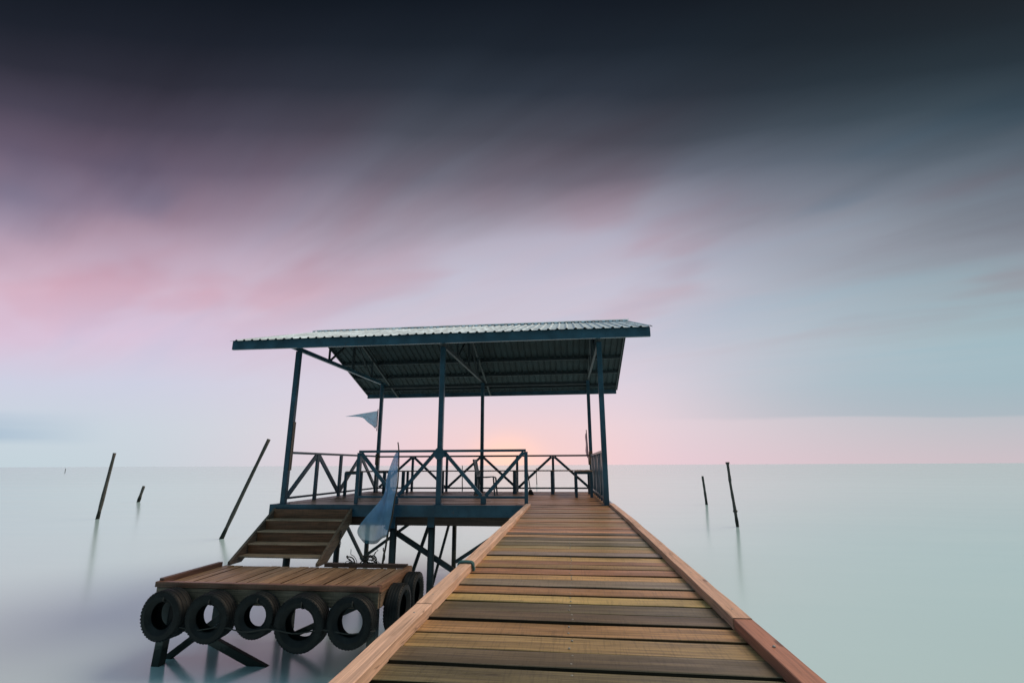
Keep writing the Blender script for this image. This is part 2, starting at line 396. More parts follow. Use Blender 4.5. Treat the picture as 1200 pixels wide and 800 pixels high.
for i in range(len(edges)-1):
    a, b = edges[i], edges[i+1]; wd = b-a-random.uniform(.017, .027)
    p = place('plank', pm[i % 7], (random.uniform(-.008, .008), (a+b)/2, random.uniform(-.003, .003)), jet,
              tuple(q*random.uniform(.88, 1.12) for q in cols[i]), scale=(1, wd/.172, 1), rz=random.uniform(-.004, .002)-.008*(a < 3))
    if 1.2 < a < 5.2:
        for dy in (.27, -.27):
            for xx in (-.02,):
                if nail_me is None:
                    nb = new(); lathe(nb, [(.0002, -.004), (.0002, .0022), (.0035, .0018), (.0048, .0002), (.0048, -.004)], 8, Matrix.Rotation(R(90), 4, 'X'))
                    bmesh.ops.recalc_face_normals(nb, faces=nb.faces)
                    nail_me = bpy.data.meshes.new('nail'); nb.to_mesh(nail_me); nb.free(); nail_me.materials.append(M['nail'])
                q = bpy.data.objects.new('nail', nail_me); COL.objects.link(q); q.parent = p
                q.location = (xx+random.uniform(-.006, .006), dy*.172+random.uniform(-.006, .006), .002)
                q.scale = (1, 1/p.scale.y, 1)
# kerbs: squared timbers with butt joints
def kerb(side, y0, y1, col, dx=0, dz=0, tw=0):
    rr = random.Random(int(y0*100)+side); bm = new(); n = max(3, int((y1-y0)/.25)); rings = []
    cx = side*.730+dx; c = .003
    for i in range(n+1):
        t = i/n; yv = y0+(y1-y0)*t; ox = rr.uniform(-.0012, .0012)+tw*(t-.5); oz = rr.uniform(-.001, .001)
        hw, ht = .041+rr.uniform(-.001, .001), .048+dz+oz
        pts = [(-hw, .0), (hw, .0), (hw, ht-c), (hw-c, ht), (-hw+c, ht), (-hw, ht-c)]
        rings.append([bm.verts.new((cx+ox+px, yv, pz)) for px, pz in pts])
    for a, b in zip(rings, rings[1:]):
        for q in range(6): bm.faces.new((a[q], a[(q+1) % 6], b[(q+1) % 6], b[q]))
    bm.faces.new(rings[0]); bm.faces.new(rings[-1][::-1])
    return finish('kerb_timber', bm, 'kerb', jet, color=col)
kerb(-1, -1.3, 2.55, KERB); kerb(-1, 2.555, 6.40, KERB, .002, .001, .004); kerb(-1, 6.405, 8.95, tuple(a*1.05 for a in KERB), -.012, -.006)
kb = kerb(1, -1.3, 2.46, KERB_RED, .003, -.005); kb['label'] = 'redder length of kerb timber'
kerb(1, 2.465, 6.2, (.56, .34, .25)); kerb(1, 6.205, 9.14, (.58, .35, .26), -.006, -.004, -.03)
for side, ylist in ((1, (2.12, 2.60, 3.4, 4.6, 5.8)), (-1, (2.4, 2.72, 4.1, 5.4, 6.3))):
    for yv in ylist:
        q = bpy.data.objects.new('nail', nail_me); COL.objects.link(q); q.parent = jet
        q.location = Vector((side*.73, yv, .047)) - WL[jet.name]; q.scale = (1.3, 1.3, 1.5)
for x in (-.70, 0, .70): B('joist', 'wy', jet, (x-.05, -1.3, -.185), (x+.05, 9.12, -.0395), .006, DK)
for yv in (-.6, 2.4, 5.2, 8.0):
    B('cross_beam', 'wx', jet, (-.78, yv-.06, -.32), (.78, yv+.06, -.187), .006, DK)
    for x in (-.62, .62):
        bm = new(); tube(bm, [(x, yv, -.322), (x, yv, -2.6)], .07, 12); finish('pile', bm, 'pile', jet, True)

# ------------------------------------------------------------------ pavilion
XL, XM, XR = -5.47, -2.43, .63
YF, YB = 9.22, 13.62
pav = thing('pavilion', (-2.4, 11.4, WATER_Z), 'open blue steel pavilion with corrugated gable roof at the end of the jetty', 'pavilion')
# deck boards, two or three lengths to a row with staggered joints
dm = {}
def deck_board(x0, x1, yc, wd, col):
    L = round(x1-x0, 2); key = (L, random.randrange(3))
    if key not in dm:
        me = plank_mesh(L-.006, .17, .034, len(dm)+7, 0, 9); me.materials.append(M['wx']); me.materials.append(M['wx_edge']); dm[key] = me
    place('deck_plank', dm[key], ((x0+x1)/2, yc, random.uniform(-.004, .003)), pav, col, scale=(1, wd/.17, 1), rz=random.uniform(-.0008, .0008))
yv = 9.15; i = 0
while yv < YB+.08:
    wd = random.choice((.165, .172, .18))
    cuts = ((-5.60, -3.6, -1.0, .72), (-5.60, -2.4, .72), (-5.60, -4.2, -1.6, .72))[i % 3]
    for a, b in zip(cuts, cuts[1:]):
        f = random.uniform(.8, 1.2); deck_board(a, b, yv+wd/2, wd-.018, tuple(q*f for q in DECKB))
    yv += wd; i += 1
YEND = yv
# edge channels and bearers
def channel(x0, x1, yv, z0, z1, d):
    """C-section facing -Y"""
    bm = new(); box(bm, (x0, yv, z0), (x1, yv+.012, z1), .002)
    box(bm, (x0, yv+.0121, z1-.012), (x1, yv+d, z1-.001), .002); box(bm, (x0, yv+.0121, z0+.001), (x1, yv+d, z0+.012), .002)
    return finish('edge_channel', bm, 'steel', pav)
channel(-5.66, -.80, 9.085, -.205, .004, .06)
B('edge_channel', 'steel', pav, (-.79, 9.16, -.205), (.80, 9.20, -.042), .003)
B('edge_channel', 'steel', pav, (-5.66, YEND+.004, -.205), (.80, YEND+.05, .002), .003)
B('edge_channel', 'steel', pav, (-5.66, 9.15, -.205), (-5.612, YEND, .002), .003)
B('edge_channel', 'steel', pav, (.735, 9.21, -.205), (.78, YEND, .002), .003)
for yv in (9.30, 11.4, 13.5): B('bearer', 'wx', pav, (-5.58, yv-.06, -.37), (.72, yv+.06, -.19), .006, (.10, .055, .04))
for x in (-5.3, -4.1, -2.9, -1.7, -.5, .5): B('joist', 'wy', pav, (x-.04, 9.22, -.188), (x+.04, YEND-.02, -.0375), .004, DK)

def upright(x0, y0, x1, y1, z0, z1, s=.09, name='post', mat='steel'):
    bm = new(); beam(bm, (x0, y0, z0), (x1, y1, z1), s, s, .006, (0, 1, 0)); return finish(name, bm, mat, pav)
PF = [(XL, YF), (XM, YF), (XR, YF)]; PB = [(-5.38, YB), (-2.40, YB), (.575, YB)]
for x, yv in PF: upright(x, yv, x, yv, .0, 2.985, .095)
for x, yv in PB: upright(x, yv, x, yv, .0, 2.985, .09)
for x, yv in PF+PB: B('base_plate', 'steel', pav, (x-.085, yv-.06, .004), (x+.085, yv+.085, .014), .002)

# roof -------------------------------------------------------------
RX0, RX1 = -6.56, 1.54
EF, EB, RY = (8.62, 3.10), (15.35, 2.96), 11.78
RZ = 4.13
def roof_z(yv):
    return EF[1] + (RZ-EF[1])*(yv-EF[0])/(RY-EF[0]) if yv <= RY else RZ + (EB[1]-RZ)*(yv-RY)/(EB[0]-RY)
PITCHR = .1653
def sheet(xa, nr, ya, yb, lift):
    """trapezoid-ribbed sheet, ribs up the slope, thin but with two skins"""
    bm = new(); prof = []
    for r in range(nr):
        x = xa + r*PITCHR
        prof += [(x, 0), (x+PITCHR*.62, 0), (x+PITCHR*.74, .024), (x+PITCHR*.88, .024)]
    prof.append((xa+nr*PITCHR+.012, 0))
    def row(yv, off): return [bm.verts.new((x, yv, roof_z(yv)+h+off+lift)) for x, h in prof]
    t0, t1 = row(ya, .0), row(yb, .0); b0, b1 = row(ya, -.004), row(yb, -.004)
    n = len(prof)
    for k in range(n-1):
        f = bm.faces.new((t0[k], t0[k+1], t1[k+1], t1[k])); f.material_index = 0
        f = bm.faces.new((b0[k+1], b0[k], b1[k], b1[k+1])); f.material_index = 1
        bm.faces.new((t0[k+1], t0[k], b0[k], b0[k+1])).material_index = 1
        bm.faces.new((t1[k], t1[k+1], b1[k+1], b1[k])).material_index = 1
    bm.faces.new((t0[0], t1[0], b1[0], b0[0])); bm.faces.new((t0[-1], b0[-1], b1[-1], t1[-1]))
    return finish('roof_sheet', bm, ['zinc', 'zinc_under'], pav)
nx = 7
for k in range(nx):
    xa = RX0 + k*7*PITCHR
    sheet(xa, 7, EF[0]-.045, RY, .006 if k % 2 else .0)
    sheet(xa, 7, RY, EB[0]+.03, .006 if k % 2 else .0)
RXE = RX0 + nx*7*PITCHR
# ridge cap with a notched skirt over the ribs
bm = new(); n = nx*7
for s in (-1, 1):
    top = []; low = []
    for k in range(n*2+1):
        x = RX0-.02 + (RXE-RX0+.04)*k/(n*2)
        yv = RY + s*.17; top.append(bm.verts.new((x, RY, RZ+.062))); low.append(bm.verts.new((x, yv, roof_z(yv)+.046)))
    dn = []
    for k in range(n*2):
        x0, x1 = low[k].co.x, low[k+1].co.x; yv = low[k].co.y + s*.004; z = low[k].co.z
        bm.faces.new((top[k], top[k+1], low[k+1], low[k]))
        if k % 2 == 0: bm.faces.new([bm.verts.new(q) for q in ((x0, yv, z), (x1, yv, z), (x1-.012, yv, z-.036), (x0+.012, yv, z-.036))])
finish('ridge_cap', bm, 'zinc', pav)
def fascia(yv, z, d, h):
    bm = new(); box(bm, (RX0+.03, yv, z-h), (RXE-.03, yv+.014, z), .002); box(bm, (RX0+.03, yv+.0142, z-h+.001), (RXE-.03, yv+d, z-h+.014), .002)
    return finish('fascia', bm, 'steel', pav)
fascia(EF[0], EF[1]-.006, .06, .175)
fascia(EB[0]-.06, EB[1]+.006, .055, .13)
for x in (RX0+.03, RXE-.06):            # verge angles follow the slopes
    for ya, yb in ((EF[0]+.07, RY-.01), (RY+.01, EB[0]-.08)):
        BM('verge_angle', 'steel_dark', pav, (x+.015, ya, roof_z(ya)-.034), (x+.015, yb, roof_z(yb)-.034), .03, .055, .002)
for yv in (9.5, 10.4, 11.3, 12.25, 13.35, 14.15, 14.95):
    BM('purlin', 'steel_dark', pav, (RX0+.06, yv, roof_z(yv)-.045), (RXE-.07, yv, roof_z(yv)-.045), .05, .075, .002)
for (xa, xb) in ((XL, -5.38), (XM, -2.40), (XR, .575)):
    x = xa
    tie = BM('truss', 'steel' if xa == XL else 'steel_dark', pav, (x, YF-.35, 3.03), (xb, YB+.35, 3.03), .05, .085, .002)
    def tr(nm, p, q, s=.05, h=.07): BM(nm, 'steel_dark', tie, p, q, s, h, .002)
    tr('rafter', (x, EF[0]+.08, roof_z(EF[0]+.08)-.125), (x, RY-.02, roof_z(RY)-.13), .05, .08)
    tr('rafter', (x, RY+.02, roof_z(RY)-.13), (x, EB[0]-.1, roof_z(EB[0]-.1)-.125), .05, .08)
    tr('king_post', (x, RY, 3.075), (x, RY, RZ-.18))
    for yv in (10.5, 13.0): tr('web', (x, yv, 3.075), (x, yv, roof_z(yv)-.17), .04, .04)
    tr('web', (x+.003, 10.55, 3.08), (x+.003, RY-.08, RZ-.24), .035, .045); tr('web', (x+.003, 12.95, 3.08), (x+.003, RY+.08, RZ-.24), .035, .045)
for yv in (YB,): BM('eave_beam', 'steel_dark', pav, (XL+.05, yv+.075, 2.94), (XR-.05, yv+.075, 2.94), .05, .09, .002)
# knee braces of the middle posts
for p, q in (((XM+.06, YF, 2.30), (XM+.75, YF, 2.93)), ((XM-.06, YB, 2.35), (XM-.7, YB, 2.93))): pass

# railings ----------------------------------------------------------
def railing(p, q, z0, z1, bays, style, ends=(True, True), s=.05, bw=.065):
    """top rail carries its bottom rail, uprights and braces"""
    p, q = Vector((*p, 0)), Vector((*q, 0)); up_ = Vector((0, 0, 1)); d = (q-p)
    side = Vector((-d.y, d.x, 0)).normalized()
    top = BM('railing', 'steel', pav, p+up_*z1, q+up_*z1, s, .045, .003)
    BM('bottom_rail', 'steel', top, p+up_*z0, q+up_*z0, s*.8, .04, .002)
    n = bays*2
    for k in range(n+1):
        if (k == 0 and not ends[0]) or (k == n and not ends[1]): continue
        c = p + d*(k/n)
        if style == 'V' and k % 2 == 1:
            bm = new(); box(bm, (c.x-.05, c.y-.03, .004), (c.x+.05, c.y+.03, z0-.021), .01); finish('foot_block', bm, 'steel', top); continue
        a0 = .004 if (k % 2 == 0 or style == 'A') else z0+.02
        BM('upright', 'steel', top, c+up_*a0, c+up_*(z1-.024), s*.9, bw, .003, ref=tuple(d.normalized()))
    for k in range(bays):
        for h in (0, 1):
            lo_k, hi_k = (2*k+1, 2*k+2*h) if style == 'V' else (2*k+2*h, 2*k+1)
            a = p + d*(lo_k/n); b = p + d*(hi_k/n); u_ = (b-a).normalized()
            BM('brace', 'steel', top, a+u_*.04+up_*(z0+.022)+side*.004, b-u_*.04+up_*(z1-.03)+side*.004, .036, bw, .002)
    return top
r1 = railing((-4.02, YF), (XM-.05, YF), .135, .965, 1, 'V', (True, False))
r2 = railing((XM+.05, YF), (-.80, YF), .135, .965, 1, 'V', (False, True))
railing((XL, YF+.05), (-5.38, YB-.05), .10, .955, 2, 'A', (False, False), .05, .095)
railing((-5.335, YB), (.53, YB), .10, .945, 3, 'A', (False, False))
railing((.63, YF+.05), (.575, YB-.05), .10, .945, 4, 'A', (False, False), .045)
# octagonal gusset where the front rails meet the middle post
bm = new(); c8 = [(XM+.115*math.cos(R(22.5+45*k)), .915+.115*math.sin(R(22.5+45*k))) for k in range(8)]
f0 = [bm.verts.new((x, YF-.064, z)) for x, z in c8]; f1 = [bm.verts.new((x, YF-.049, z)) for x, z in c8]
bm.faces.new(f0); bm.faces.new(f1[::-1])
for k in range(8): bm.faces.new((f0[k], f0[(k+1) % 8], f1[(k+1) % 8], f1[k]))
finish('gusset_plate', bm, 'steel', pav)
B('post_batten', 'wz', pav, (XL+.049, YF-.03, .62), (XL+.075, YF+.035, 1.55), .004, (.34, .22, .18))
B('post_batten', 'wz', pav, (-5.38-.05, YB-.085, .72), (-5.38+.05, YB-.046, 1.02), .006, DK)
B('post_batten', 'wz', pav, (.575-.055, YB-.09, .70), (.575+.045, YB-.046, 1.05), .006, (.25, .14, .10))

# piles and bracing under the pavilion
def pile(x, yv, ztop=-.372, r=.065, x2=None, y2=None):
    bm = new(); tube(bm, [(x, yv, ztop), (x if x2 is None else x2, yv if y2 is None else y2, -2.7)], r, 12); return finish('pile', bm, 'pile', pav, True)
def sq(a, b, s=.075, nm='pile_brace'):
    return BM(nm, 'pile', pav, a, b, s, s, .006)
for x in (-5.35, -3.30, -2.57, -.75, .5): pile(x, 9.33)
for x in (-5.50, -3.10, -.7, .5): pile(x, 13.5, r=.06)
for x in (-5.35, .5): pile(x, 11.4)
sq((-3.50, 9.45, -.40), (-1.72, 9.45, -1.42), .085)
sq((-3.75, 13.40, -.42), (-5.60, 13.40, -1.70), .075)
sq((-6.02+.42, 12.0, -.42), (-5.52, 13.40, -1.74), .07)
sq((-3.13, 11.4, -.375), (-3.75, 11.4, -2.2), .07)
sq((-2.70, 11.45, -.375), (-3.22, 11.6, -2.2), .05)
sq((-.82, 8.95, -.17), (-2.02, 8.95, -.92), .06)
bm = new(); box(bm, (-2.63, 9.245, -.40), (-2.50, 9.2385, -.21), 0); finish('pile_cap_plate', bm, 'steel', pav)
B('pile_cap_plate', 'steel', pav, (-3.36, 9.225, -.42), (-3.24, 9.239, -.21), .003)

# ------------------------------------------------------------------ bench round the inside of the pavilion
ben = thing('bench', (-2.4, 12.95, 0), 'low blue framed bench running round three sides inside the pavilion railing', 'bench')
SZ = .575
def slat(lo, hi): B('seat_slat', 'wx' if hi[0]-lo[0] > hi[1]-lo[1] else 'wy', ben, lo, hi, .004, (.30, .22, .18))
for k in range(3): slat((-4.86, 12.50+k*.155, SZ-.026), (.10, 12.64+k*.155, SZ))
for k in range(3): slat((-5.30+k*.145, 11.42, SZ-.026), (-5.17+k*.145, 13.5, SZ))
for k in range(3): slat((.115+k*.135, 11.28, SZ-.026), (.235+k*.135, 13.5, SZ))
for x in (-4.75, -4.25, -3.30, -2.35, -1.38, -.44):
    B('leg', 'steel', ben, (x-.04, 12.52, .004), (x+.04, 12.57, SZ-.027), .004)
    B('leg', 'steel', ben, (x-.03, 12.87, .004), (x+.03, 12.92, SZ-.027), .004)
def endframe(x0, x1, yv):
    for x in (x0, x1-.06): B('leg', 'steel', ben, (x, yv-.03, .004), (x+.06, yv+.03, SZ-.075), .004)
    B('end_rail', 'steel', ben, (x0, yv-.03, SZ-.0745), (x1, yv+.03, SZ-.0265), .004)
endframe(.10, .49, 11.32); endframe(-5.32, -4.88, 11.46); endframe(.10, .49, 12.7); endframe(-5.32, -4.88, 13.3)

# ------------------------------------------------------------------ plastic chair
ch = thing('chair', (-2.0, 12.12, 0), 'grey plastic chair facing sideways behind the middle of the pavilion', 'chair')
cx, cy = -2.02, 12.12
bm = new()
rows = []
for i in range(7):
    t = i/6; rows.append([bm.verts.new((cx-.20+.41*t, cy-.20+.40*j/6, .425+.018*t-.018*math.sin(math.pi*t)*math.sin(math.pi*j/6) - (.025 if i == 6 else 0))) for j in range(7)])
for i in range(6):
    for j in range(6): bm.faces.new((rows[i][j], rows[i+1][j], rows[i+1][j+1], rows[i][j+1]))
o = finish('seat', bm, 'plastic', ch, True); sm = o.modifiers.new('thickness', 'SOLIDIFY'); sm.thickness = .014
for j in range(5):
    yy0 = cy-.17+.085*j
    BM('back_slat', 'plastic', ch, (cx-.215, yy0, .47), (cx-.29, yy0, .79), .052, .012, .003, ref=(1, 0, 0))
BM('back_top_rail', 'plastic', ch, (cx-.295, cy-.215, .815), (cx-.295, cy+.215, .815), .022, .055, .008)
BM('back_lower_rail', 'plastic', ch, (cx-.213, cy-.2, .452), (cx-.213, cy+.2, .452), .022, .04, .006)
for sy in (-1, 1):
    BM('leg', 'plastic', ch, (cx+.20, cy+sy*.185, .41), (cx+.235, cy+sy*.21, .003), .035, .03, .006)
    BM('leg', 'plastic', ch, (cx-.19, cy+sy*.185, .41), (cx-.25, cy+sy*.21, .003), .035, .03, .006)
    BM('back_upright', 'plastic', ch, (cx-.205, cy+sy*.205, .40), (cx-.295, cy+sy*.21, .84), .03, .025, .006)
# broom leaning on the bench
br = thing('broom', (-.98, 12.38, 0), 'dark broom leaning against the pavilion bench near the chair', 'broom')
bm = new(); tube(bm, [(-.97, 12.33, .10), (-1.07, 12.485, .72)], .012, 8); finish('handle', bm, 'pole', br, True, color=(.10, .08, .07))
bm = new(); rr0 = [(-.07, -.03), (.07, -.03), (.07, .03), (-.07, .03)]
a = [bm.verts.new((-.965+x*1.15, 12.325+yv, .004)) for x, yv in rr0]; b = [bm.verts.new((-.967+x*.45, 12.328+yv*.7, .12)) for x, yv in rr0]
bm.faces.new(a); bm.faces.new(b)
for k in range(4): bm.faces.new((a[k], a[(k+1) % 4], b[(k+1) % 4], b[k]))
finish('bristle_head', bm, 'rope_dark', br)

# ------------------------------------------------------------------ landing stage
LX0, LX1, LY0, LY1, LZ = -5.68, -2.52, 6.70, 8.02, -.86
lan = thing('landing_stage', (-4.1, 7.35, WATER_Z), 'low plank landing stage with reddish edge boards below the stairs', 'landing stage')
x = LX0+.06; k = 0
lm = []
for s in range(4):
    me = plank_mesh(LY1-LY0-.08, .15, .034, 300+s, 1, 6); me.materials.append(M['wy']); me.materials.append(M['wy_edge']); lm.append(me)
while x < LX1-.07:
    wd = min(random.choice((.15, .16, .145, .17)), LX1-.055-x)
    f = random.uniform(.8, 1.2)
    place('deck_plank', lm[k % 4], (x+wd/2, (LY0+LY1)/2, LZ+random.uniform(-.003, .003)), lan, tuple(q*f for q in random.choice(((.32, .185, .110), (.37, .22, .135), (.29, .185, .125)))), scale=((wd-.018)/.15, 1, 1))
    x += wd; k += 1
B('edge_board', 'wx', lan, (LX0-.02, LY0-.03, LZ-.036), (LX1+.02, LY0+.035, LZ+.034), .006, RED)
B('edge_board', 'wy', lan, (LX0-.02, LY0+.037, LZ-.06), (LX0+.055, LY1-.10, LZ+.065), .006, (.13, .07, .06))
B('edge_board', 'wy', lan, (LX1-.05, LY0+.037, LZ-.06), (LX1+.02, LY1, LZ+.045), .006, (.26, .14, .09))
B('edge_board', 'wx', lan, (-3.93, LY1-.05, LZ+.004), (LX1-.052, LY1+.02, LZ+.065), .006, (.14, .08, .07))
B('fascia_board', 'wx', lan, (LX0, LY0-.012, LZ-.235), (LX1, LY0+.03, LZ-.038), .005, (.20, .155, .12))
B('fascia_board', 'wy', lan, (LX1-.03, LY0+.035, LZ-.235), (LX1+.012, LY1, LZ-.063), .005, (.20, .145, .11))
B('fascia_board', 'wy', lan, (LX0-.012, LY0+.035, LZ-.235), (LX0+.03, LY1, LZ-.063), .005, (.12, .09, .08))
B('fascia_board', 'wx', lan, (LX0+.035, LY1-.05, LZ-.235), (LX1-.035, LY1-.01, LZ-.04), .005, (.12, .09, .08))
for yv in (7.1, 7.6): B('joist', 'wx', lan, (LX0+.035, yv-.04, LZ-.18), (LX1-.035, yv+.04, LZ-.0385), .005, DK)
def lpile(x, yv, x2, s=.12):
    BM('pile', 'pile', lan, (x, yv, LZ-.19), (x2, yv, -2.6), s, s, .008)
lpile(LX0+.10, 6.86, LX0+.02); lpile(LX1-.12, 6.86, LX1-.10); lpile(LX0+.12, 7.88, LX0+.10); lpile(LX1-.15, 7.88, LX1-.15); lpile(-4.36, 7.88, -4.36, .10)
BM('pile_brace', 'pile', lan, (-5.62, 6.98, -1.36), (-3.70, 6.98, -2.12), .07, .11, .006)
BM('pile_brace', 'pile', lan, (-4.50, 7.10, -1.02), (-5.90, 7.10, -2.05), .07, .09, .006)
BM('pile_brace', 'pile', lan, (-2.62, 7.78, -1.08), (-4.30, 7.78, -1.80), .07, .08, .006)
# ------------------------------------------------------------------ stairs
sta = thing('staircase', (-4.75, 8.55, LZ), 'short wooden staircase from the landing stage up to the pavilion deck', 'stairs')
T0, T1 = Vector((0, 9.06, -.06)), Vector((0, 8.00, -.86))
for x, c in ((-5.53, (.15, .11, .09)), (-4.03, (.20, .125, .085))):
    bm = new(); dvec = (T1-T0).normalized(); nvec = Vector((0, -dvec.z, dvec.y)); nvec = nvec if nvec.z > 0 else -nvec
    prof = [T0+nvec*.0, T0+Vector((0, 0, -.24)), Vector((0, 8.22, -.846)), Vector((0, 7.93, -.846)), Vector((0, 7.93, -.80))]
    l = [bm.verts.new((x-.025, p.y, p.z)) for p in prof]; r_ = [bm.verts.new((x+.025, p.y, p.z)) for p in prof]
    bm.faces.new(l); bm.faces.new(r_[::-1])
    for q in range(5): bm.faces.new((l[q], l[(q+1) % 5], r_[(q+1) % 5], r_[q]))
    bmesh.ops.bevel(bm, geom=list(bm.edges), offset=.004, segments=1, affect='EDGES')
    finish('stringer', bm, 'wy', sta, color=c)
TR = [(8.86, -.235), (8.64, -.405), (8.42, -.575), (8.20, -.735)]
for k, (yv, z) in enumerate(TR):
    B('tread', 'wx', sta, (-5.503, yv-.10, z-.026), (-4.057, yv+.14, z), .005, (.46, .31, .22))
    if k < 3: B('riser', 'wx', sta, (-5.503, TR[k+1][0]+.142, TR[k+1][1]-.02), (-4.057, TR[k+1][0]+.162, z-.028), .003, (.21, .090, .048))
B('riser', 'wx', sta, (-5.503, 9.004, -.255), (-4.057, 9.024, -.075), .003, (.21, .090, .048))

# ------------------------------------------------------------------ tyres
def tyre_mesh(name, r, wd, grooves=3, hole=.56):
    h = wd/2; ri = r*hole; prof = []
    prof += [(ri, -h*.62), (ri+.018, -h*.80), (ri+(r-ri)*.45, -h*1.0), (r*.93, -h*.93), (r*.985, -h*.80)]
    n = grooves; span = h*1.5
    for k in range(n):
        yc = -span/2 + span*(k+.5)/n
        prof += [(r, yc-span/n*.36), (r-.001, yc-.008), (r-.006, yc-.005), (r-.006, yc+.005), (r-.001, yc+.008), (r, yc+span/n*.36)]
    prof += [(r*.985, h*.80), (r*.93, h*.93), (ri+(r-ri)*.45, h*1.0), (ri+.018, h*.80), (ri, h*.62)]
    prof += [(ri+.012, h*.60), (r*.90, h*.62), (r*.95, 0), (r*.90, -h*.62), (ri+.012, -h*.60)]
    bm = new(); lathe(bm, prof, 48)
    # shoulder lugs
    for k in range(44):
        a = 2*math.pi*k/44
        for s in (-1, 1):
            mt = Matrix.Rotation(-a, 4, 'Y') @ Matrix.Translation((r*.966, s*h*.84, 0)) @ Matrix.Rotation(s*R(34), 4, 'Z') @ Matrix.Diagonal((.012, h*.18, r*.07, 1))
            bmesh.ops.create_cube(bm, size=1, matrix=mt)
    bmesh.ops.recalc_face_normals(bm, faces=bm.faces)
    me = bpy.data.meshes.new(name); bm.to_mesh(me); bm.free(); me.materials.append(M['rubber'])
    for pl in me.polygons: pl.use_smooth = True
    try: me.set_sharp_from_angle(angle=R(32))
    except Exception: pass
    return me
TG = 'old tyres hung as fenders round the landing stage'
tyres = [
    ((-5.35, 6.55, -1.185), .305, .25, 0, 0, 'black tyre at the outer front corner of the landing stage'),
    ((-4.72, 6.56, -1.20), .30, .24, 0, 4, 'black tyre hung beside the corner tyre, a brace crossing behind its hole'),
    ((-4.09, 6.575, -1.17), .268, .20, 0, -2, 'smallest tyre on the front of the landing stage'),
    ((-3.46, 6.56, -1.235), .335, .23, 0, 3, 'largest tyre on the front of the landing stage'),
    ((-2.80, 6.565, -1.205), .305, .21, 0, -3, 'front tyre at the landing stage corner nearest the jetty'),
    ((-2.395, 7.10, -1.17), .30, .21, 90, 2, 'front one of two tyres on the landing stage side facing the jetty'),
    ((-2.395, 7.74, -1.14), .29, .20, 90, -3, 'rear one of two tyres on the landing stage side facing the jetty'),
]
for k, (c, r, wd, rz, tilt, lab) in enumerate(tyres):
    t = thing('tyre', c, lab, 'tyre', TG)
    t.rotation_euler = (R(tilt) if rz == 0 else 0, 0, R(rz + (random.uniform(-4, 4) if rz == 0 else 0)))
    me = tyre_mesh('tyre_body', r, wd, 3 if k % 2 == 0 else 4, .54 if k != 3 else .56)
    q = bpy.data.objects.new('tyre_body', me); COL.objects.link(q); q.parent = t; q.rotation_euler = (0, random.uniform(0, 6), 0)
    # lashing: a rope loop through the tyre and up over the edge board
    bm = new(); pts = []
    h = wd/2; top = -.935-c[2]
    for a in range(17):
        an = 2*math.pi*a/16
        zc = (r*.52 + top)/2; zr = (top-r*.52)/2
        pts.append((.03, (h+.012)*math.sin(an), zc+zr*math.cos(an)))
    tube(bm, pts, .009, 6)
    q = finish('lashing', bm, 'rope_dark', None, True); q.parent = t
    WLc = q.location.copy(); q.location = WLc

# rope strung through the front tyres
bm = new(); pts = []
for i in range(29):
    t = i/28; pts.append((-5.2+2.75*t, 6.46+.02*math.sin(9*t), -1.30-.045*math.sin(t*math.pi*4)**2+.02*t))
tube(bm, pts, .008, 6)
tag(finish('mooring_line', bm, 'rope_dark', None, True), 'thin dark line strung across the hanging tyres', 'rope')

# ------------------------------------------------------------------ flags
def catmull(P, n=6):
    out = []; P = [Vector(p) for p in P]
    for i in range(len(P)-1):
        a = P[max(i-1, 0)]; b = P[i]; c = P[i+1]; d = P[min(i+2, len(P)-1)]
        for k in range(n):
            t = k/n; out.append(.5*((2*b)+(c-a)*t+(2*a-5*b+4*c-d)*t*t+(3*b-a-3*c+d)*t**3))
    return out+[P[-1]]
def cloth(name, mat, parent, rows, ny, fold):
    """rows: (hoist point, fly point) from top to bottom; folds push the cloth in and out in depth"""
    bm = new(); uvl = bm.loops.layers.uv.new('uv'); g = []; uvs = {}
    H = catmull([r[0] for r in rows], 5); Fl = catmull([r[1] for r in rows], 5)
    for i, (a, b) in enumerate(zip(H, Fl)):
        line = []
        for j in range(ny+1):
            t = j/ny; s = i/(len(H)-1)
            p = a.lerp(b, t); p.y += fold*math.sin(t*9+s*4)*t**.6*(.4+.8*s) + fold*.5*math.sin(s*7+t*5)*t
            p.x += fold*.5*math.sin(s*11+t*3)*t; p.z += (-.03*math.sin(t*math.pi)+fold*.35*math.sin(t*8+1))*s
            vtx = bm.verts.new(p); uvs[vtx] = (t, 1-s); line.append(vtx)
        g.append(line)
    for i in range(len(g)-1):
        for j in range(ny):
            f = bm.faces.new((g[i][j], g[i][j+1], g[i+1][j+1], g[i+1][j]))
            for lp in f.loops: lp[uvl].uv = uvs[lp.vert]
    o = finish(name, bm, mat, parent, True)
    md = o.modifiers.new('thickness', 'SOLIDIFY'); md.thickness = .003; md.offset = 0
    return o
fl = thing('flag', (-3.42, 8.88, WATER_Z), 'drooping blue flag on a bent thin staff in front of the pavilion railing', 'flag', 'blue flags')
SP = [(-3.15, 8.90, 1.12), (-3.12, 8.90, .90), (-3.11, 8.89, .39), (-3.15, 8.88, .12), (-3.18, 8.88, -.18), (-3.235, 8.88, -.43), (-3.27, 8.88, -.71), (-3.31, 8.88, -1.0), (-3.42, 8.88, -2.5)]
bm = new(); P = catmull(SP, 5); tube(bm, P, [.011+.010*i/len(P) for i in range(len(P))], 8); finish('staff', bm, 'pole', fl, True, color=(.13, .10, .085))
